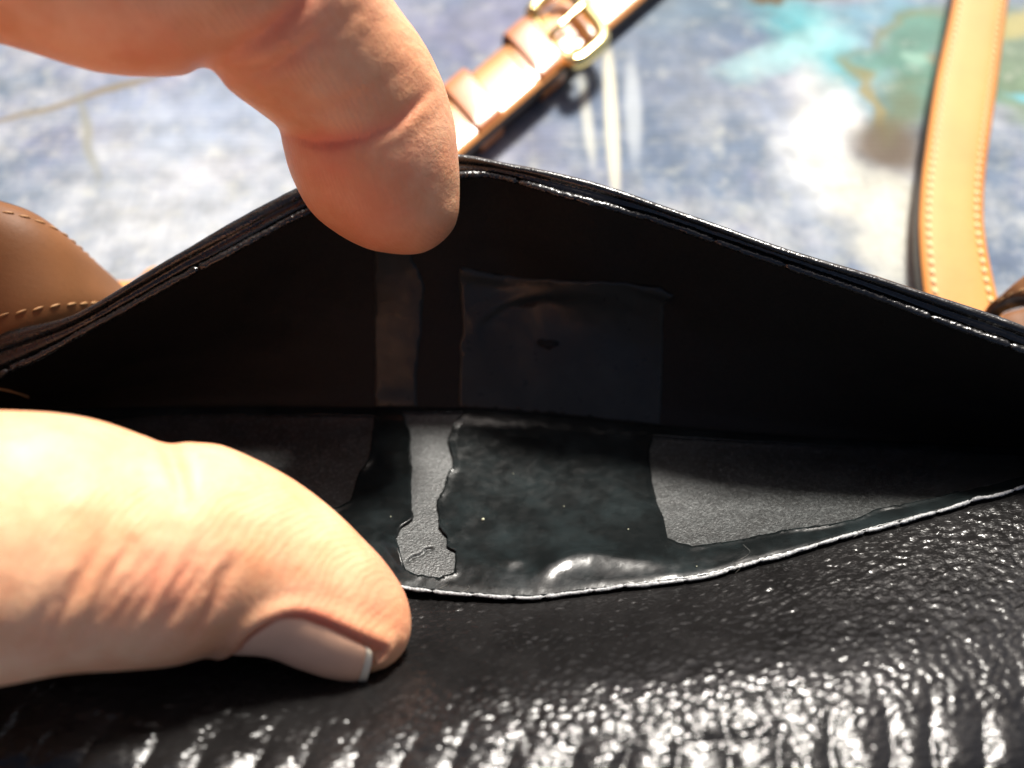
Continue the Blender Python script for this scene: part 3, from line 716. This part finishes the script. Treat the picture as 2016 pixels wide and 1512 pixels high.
def build_hand():
    V = []; F = []
    def add(vf):
        k = len(V); V.extend(np.asarray(vf[0]).tolist()); F.extend([tuple(i+k for i in f) for f in vf[1]])
    add(IDX.mesh()); add(THB.mesh())
    a = IDX.rows[0, :3]; b = THB.rows[0, :3]
    # metacarpals, palm and wrist, out of the picture to the left
    add(limb([(*(IDX.rows[1, :3]), 10), (*(a+[-4, 0, 1]), 12), (*(a+[-22, 2, 6]), 13.5), (*(a+[-55, -8, 12]), 16), (-175, 70, 78, 18)]))
    add(limb([(*(THB.rows[1, :3]), 11.5), (*(b+[-3, 0, 0]), 13), (*(b+[-25, 4, 2]), 16), (*(b+[-58, 16, 8]), 18), (-175, 62, 66, 20)]))
    add(limb([(*(a+[-28, -8, 0]), 8), (*(a+[-40, -26, -2]), 12), (*(b+[-42, 26, 4]), 12), (*(b+[-30, 8, 0]), 9)]))
    add(limb([(*(a+[-34, 6, 12]), 13), (*(a+[-60, 10, 20]), 16), (-178, 85, 88, 20)]))
    add(limb([(-150, 74, 70, 22), (-185, 72, 78, 25), (-230, 70, 86, 25), (-290, 66, 96, 28)]))
    m = a+np.array([-26, 15, 9])
    add(limb([(*(m+[-26, -2, 0]), 11), (*m, 10.5), (*(m+[26, 10, 8]), 9.5), (*(m+[40, 14, 2]), 9.2), (*(m+[38, 8, -8]), 8.4), (*(m+[22, 2, -10]), 7.8), (*(m+[14, 0, -9]), 5)]))
    m = m+np.array([-8, 15, 6])
    add(limb([(*(m+[-26, -4, -4]), 11), (*m, 10), (*(m+[24, 10, 8]), 9), (*(m+[35, 13, 2]), 8.8), (*(m+[32, 9, -7]), 8.0), (*(m+[18, 4, -9]), 7.4), (*(m+[10, 3, -8]), 4.5)]))
    m = m+np.array([-12, 13, 4])
    add(limb([(*(m+[-26, -6, -8]), 10), (*m, 8.8), (*(m+[20, 8, 6]), 7.8), (*(m+[28, 10, 1]), 7.5), (*(m+[25, 7, -6]), 6.8), (*(m+[14, 4, -8]), 6.3), (*(m+[8, 3, -7]), 4)]))
    add(limb([(*(a+[-50, 10, 20]), 16), (*(a+[-52, 32, 22]), 15), (*(a+[-62, 46, 22]), 12)]))
    me = bpy.data.meshes.new("tmp"); me.from_pydata((np.array(V)*MM).tolist(), [], F); me.update()
    o = link(bpy.data.objects.new("tmp", me))
    rm = o.modifiers.new("r", 'REMESH'); rm.mode = 'VOXEL'; rm.voxel_size = .42*MM; rm.use_smooth_shade = True
    sm = o.modifiers.new("s", 'SMOOTH'); sm.factor = .5; sm.iterations = 14
    dg = bpy.context.evaluated_depsgraph_get(); ev = o.evaluated_get(dg)
    m2 = bpy.data.meshes.new_from_object(ev); bpy.data.objects.remove(o); bpy.data.meshes.remove(me)
    n = len(m2.vertices); co = np.empty(n*3); m2.vertices.foreach_get('co', co); co = co.reshape(-1, 3)/MM
    no = np.empty(n*3); m2.vertices.foreach_get('normal', no); no = no.reshape(-1, 3)
    px, py, d = proj(co); face = np.einsum('ij,ij->i', no, (CP-co)/np.linalg.norm(CP-co, axis=1)[:, None]); fr = sstep(face, -.15, .2)
    up = sstep(py, 700, 600); dn = 1-up
    h = np.zeros(n); flush = np.zeros(n)
    def groove(line, depth, sg, mask, red=.0, bulge=.35):
        nonlocal h, flush
        dd, s = polydist(px, py, line); w = np.sin(np.pi*np.clip(s, .06, .94))**.7*mask*fr
        h = h-depth*np.exp(-(dd/sg)**2)*w+depth*bulge*np.exp(-((dd-2.6*sg)/(1.4*sg))**2)*w
        flush = flush+red*np.exp(-(dd/(sg*1.8))**2)*w
    groove([(540, 258), (600, 276), (660, 282), (720, 272), (775, 245), (820, 205), (845, 180)], .36, 9, up, .55)
    groove([(600, 262), (660, 268), (715, 255), (765, 225)], .2, 8, up, .2)
    groove([(400, 138), (455, 105), (520, 70), (580, 20), (620, -40), (650, -110)], .5, 15, up, .4)
    groove([(440, 150), (520, 140), (600, 95), (700, 20)], .3, 13, up, .2)
    groove([(560, 200), (640, 215), (720, 190), (790, 140)], .16, 12, up, .15)
    for k in range(9):
        q = k/8.; o = -34+62*q+rng.uniform(-4, 4); a0 = rng.uniform(0, 60)
        groove([(560+a0, 262+o*.9+6), (640, 283+o), (720, 272+o*1.02), (790, 235+o*1.05)][:4 if k % 2 else 3], .075, 4.5, up, .08)
    for k in range(7):
        o = -60+20*k+rng.uniform(-5, 5)
        groove([(450+o*.2, 120+o), (540, 85+o*.9), (620, 10+o), (680, -70+o)], .08, 6, up, .06)
    for k in range(9):
        o = k*34+rng.uniform(-8, 8)
        groove([(80+o, 1245+rng.uniform(-10, 20)), (130+o, 1165), (185+o, 1100+rng.uniform(-20, 10))], .10, 5, dn, .05)
    for k in range(13):
        x0 = 55+27*k+rng.uniform(-12, 12); L = rng.uniform(.6, 1.15); y0 = 1290-rng.uniform(0, 45)
        ln = [(x0, y0), (x0+52*L+rng.uniform(-8, 8), y0-78*L), (x0+88*L, y0-150*L+rng.uniform(-10, 10)), (x0+112*L+rng.uniform(-10, 10), y0-205*L)]
        groove(ln, rng.uniform(.08, .24), rng.uniform(8, 12), dn, .10, .25)
    groove([(318, 862), (336, 890), (352, 930), (362, 985)], .55, 13, dn, .35)
    # redder pads, pale pressed patches
    bl = lambda x, y, r: np.exp(-((px-x)**2+(py-y)**2)/r**2)*fr
    flush += up*(.42*bl(650, 330, 60)+.35*bl(740, 430, 80)+.3*bl(600, 40, 90)+.25*bl(820, 300, 60)+.25*bl(300, 90, 120))
    flush += dn*(.5*bl(770, 1130, 70)+.55*bl(620, 1205, 60)+.35*bl(330, 1120, 90)+.3*bl(730, 1200, 50)+.25*bl(560, 1010, 60))
    h += .12*fbm(px/55, py/55, 3)*fr
    # nail bed and fold of the thumb
    nb = []
    for q, p in NAIL_EDGE: nb.append(THB.pt(np.array([q]), np.array([p]))[0])
    nb = np.array(nb); bp = crom(nb, 160)
    near = (np.abs(px-620) < 260) & (np.abs(py-1270) < 160)
    ii = np.where(near)[0]; dist = np.linalg.norm(co[ii][:, None]-bp[None], axis=2).min(1)
    k1, k2, k3 = NAILF.find_many(co[ii])
    ins = k3
    h[ii] += np.where(ins, -.50*(1-np.exp(-(dist/.8)**2)), .50*np.exp(-((dist-1.1)/.8)**2))-.22*np.exp(-(dist/.45)**2)
    flush[ii] += .55*np.exp(-(dist/1.0)**2)*(~ins)
    co = co+no*h[:, None]
    m2.vertices.foreach_set('co', (co*MM).ravel())
    at = m2.attributes.new('flush', 'FLOAT', 'POINT'); at.data.foreach_set('value', np.clip(flush, 0, .9))
    m2.materials.clear(); m2.materials.append(M_SKIN); m2.polygons.foreach_set('use_smooth', [True]*len(m2.polygons)); m2.update(); m2.name = "hand"
    return m2

# thumbnail outline in (section, angle) on the thumb; angle 180 deg is the lower side, 90 deg faces the camera
def nail_lo(q): return np.interp(q, [7.15, 7.5, 8.0, 8.6, 9.3, 10.2, 10.95, 11.3], [170, 128, 108, 99, 95, 93, 93, 95])
def nail_hi(q): return np.interp(q, [7.15, 7.5, 8.0, 8.6, 9.3, 10.2, 10.95, 11.3], [192, 215, 232, 243, 247, 249, 249, 246])
QN0, QN1 = 7.15, 11.0
NAIL_EDGE = [(q, R(nail_lo(q))) for q in np.linspace(QN1, QN0, 12)]+[(q, R(nail_hi(q))) for q in np.linspace(QN0, QN1, 12)]
class NF:
    def find_many(s, C):
        q = np.linspace(6.6, 13.5, 150); r = THB.at(q); c = r[:, :3]
        k = np.linalg.norm(C[:, None]-c[None], axis=2).argmin(1)
        # pick the section whose plane holds the point
        a1, a2 = r[:, 3:6], r[:, 6:]
        nrm = np.cross(a1, a2); nrm /= np.linalg.norm(nrm, axis=1)[:, None]
        dd = np.abs(np.einsum('nki,ki->nk', C[:, None]-c[None], nrm))+.15*np.linalg.norm(C[:, None]-c[None], axis=2)
        k = dd.argmin(1); v = C-c[k]
        A1, A2 = a1[k], a2[k]
        x = np.einsum('ij,ij->i', v, A1)/np.einsum('ij,ij->i', A1, A1); y = np.einsum('ij,ij->i', v, A2)/np.einsum('ij,ij->i', A2, A2)
        ph = np.degrees(np.arctan2(y, x)) % 360; qq = q[k]
        ins = (qq > QN0) & (qq < QN1+.1) & (ph > nail_lo(qq)) & (ph < nail_hi(qq))
        return qq, ph, ins
NAILF = NF()
hand = link(bpy.data.objects.new("hand", build_hand()))
hand['label'] = 'bare hand reaching in from the left, index finger and thumb spreading the purse open'; hand['category'] = 'hand'

def nail():
    def sheet(q0, q1, name, mat, parent, off0, off1, nq=40):
        q = np.linspace(q0, q1, nq); w = np.linspace(0, 1, 41)
        G = []
        for qq in q:
            f0 = ((qq-QN0)/(QN1-QN0))**2
            lo, hi = R(nail_lo(qq)), R(nail_hi(qq)); ph = lo+(hi-lo)*w
            # the free edge is rounded, so the middle reaches farther than the sides
            qe = qq+(.62*np.sin(np.pi*w)**.55-.40)*f0
            f = (qq-QN0)/(QN1-QN0)
            off = (off0+(off1-off0)*(qq-q0)/(q1-q0))*np.sin(np.pi*np.clip(w, .06, .94))**.35-.25*(1-np.sin(np.pi*w)**.3)
            top = THB.pt(qe, ph, off)
            G.append(top)
        G = np.array(G)
        o = grid(name, G, mat, parent)
        md = o.modifiers.new("thickness", 'SOLIDIFY'); md.thickness = .45*MM; md.offset = 0
        ss = o.modifiers.new("sub", 'SUBSURF'); ss.levels = 1; ss.render_levels = 1
        return o
    n = sheet(QN0, 10.78, "nail", M_NAIL, hand, .10, .42)
    sheet(10.78, QN1+.10, "nail_free_edge", M_NAILTIP, n, .42, .62, 12)
nail()
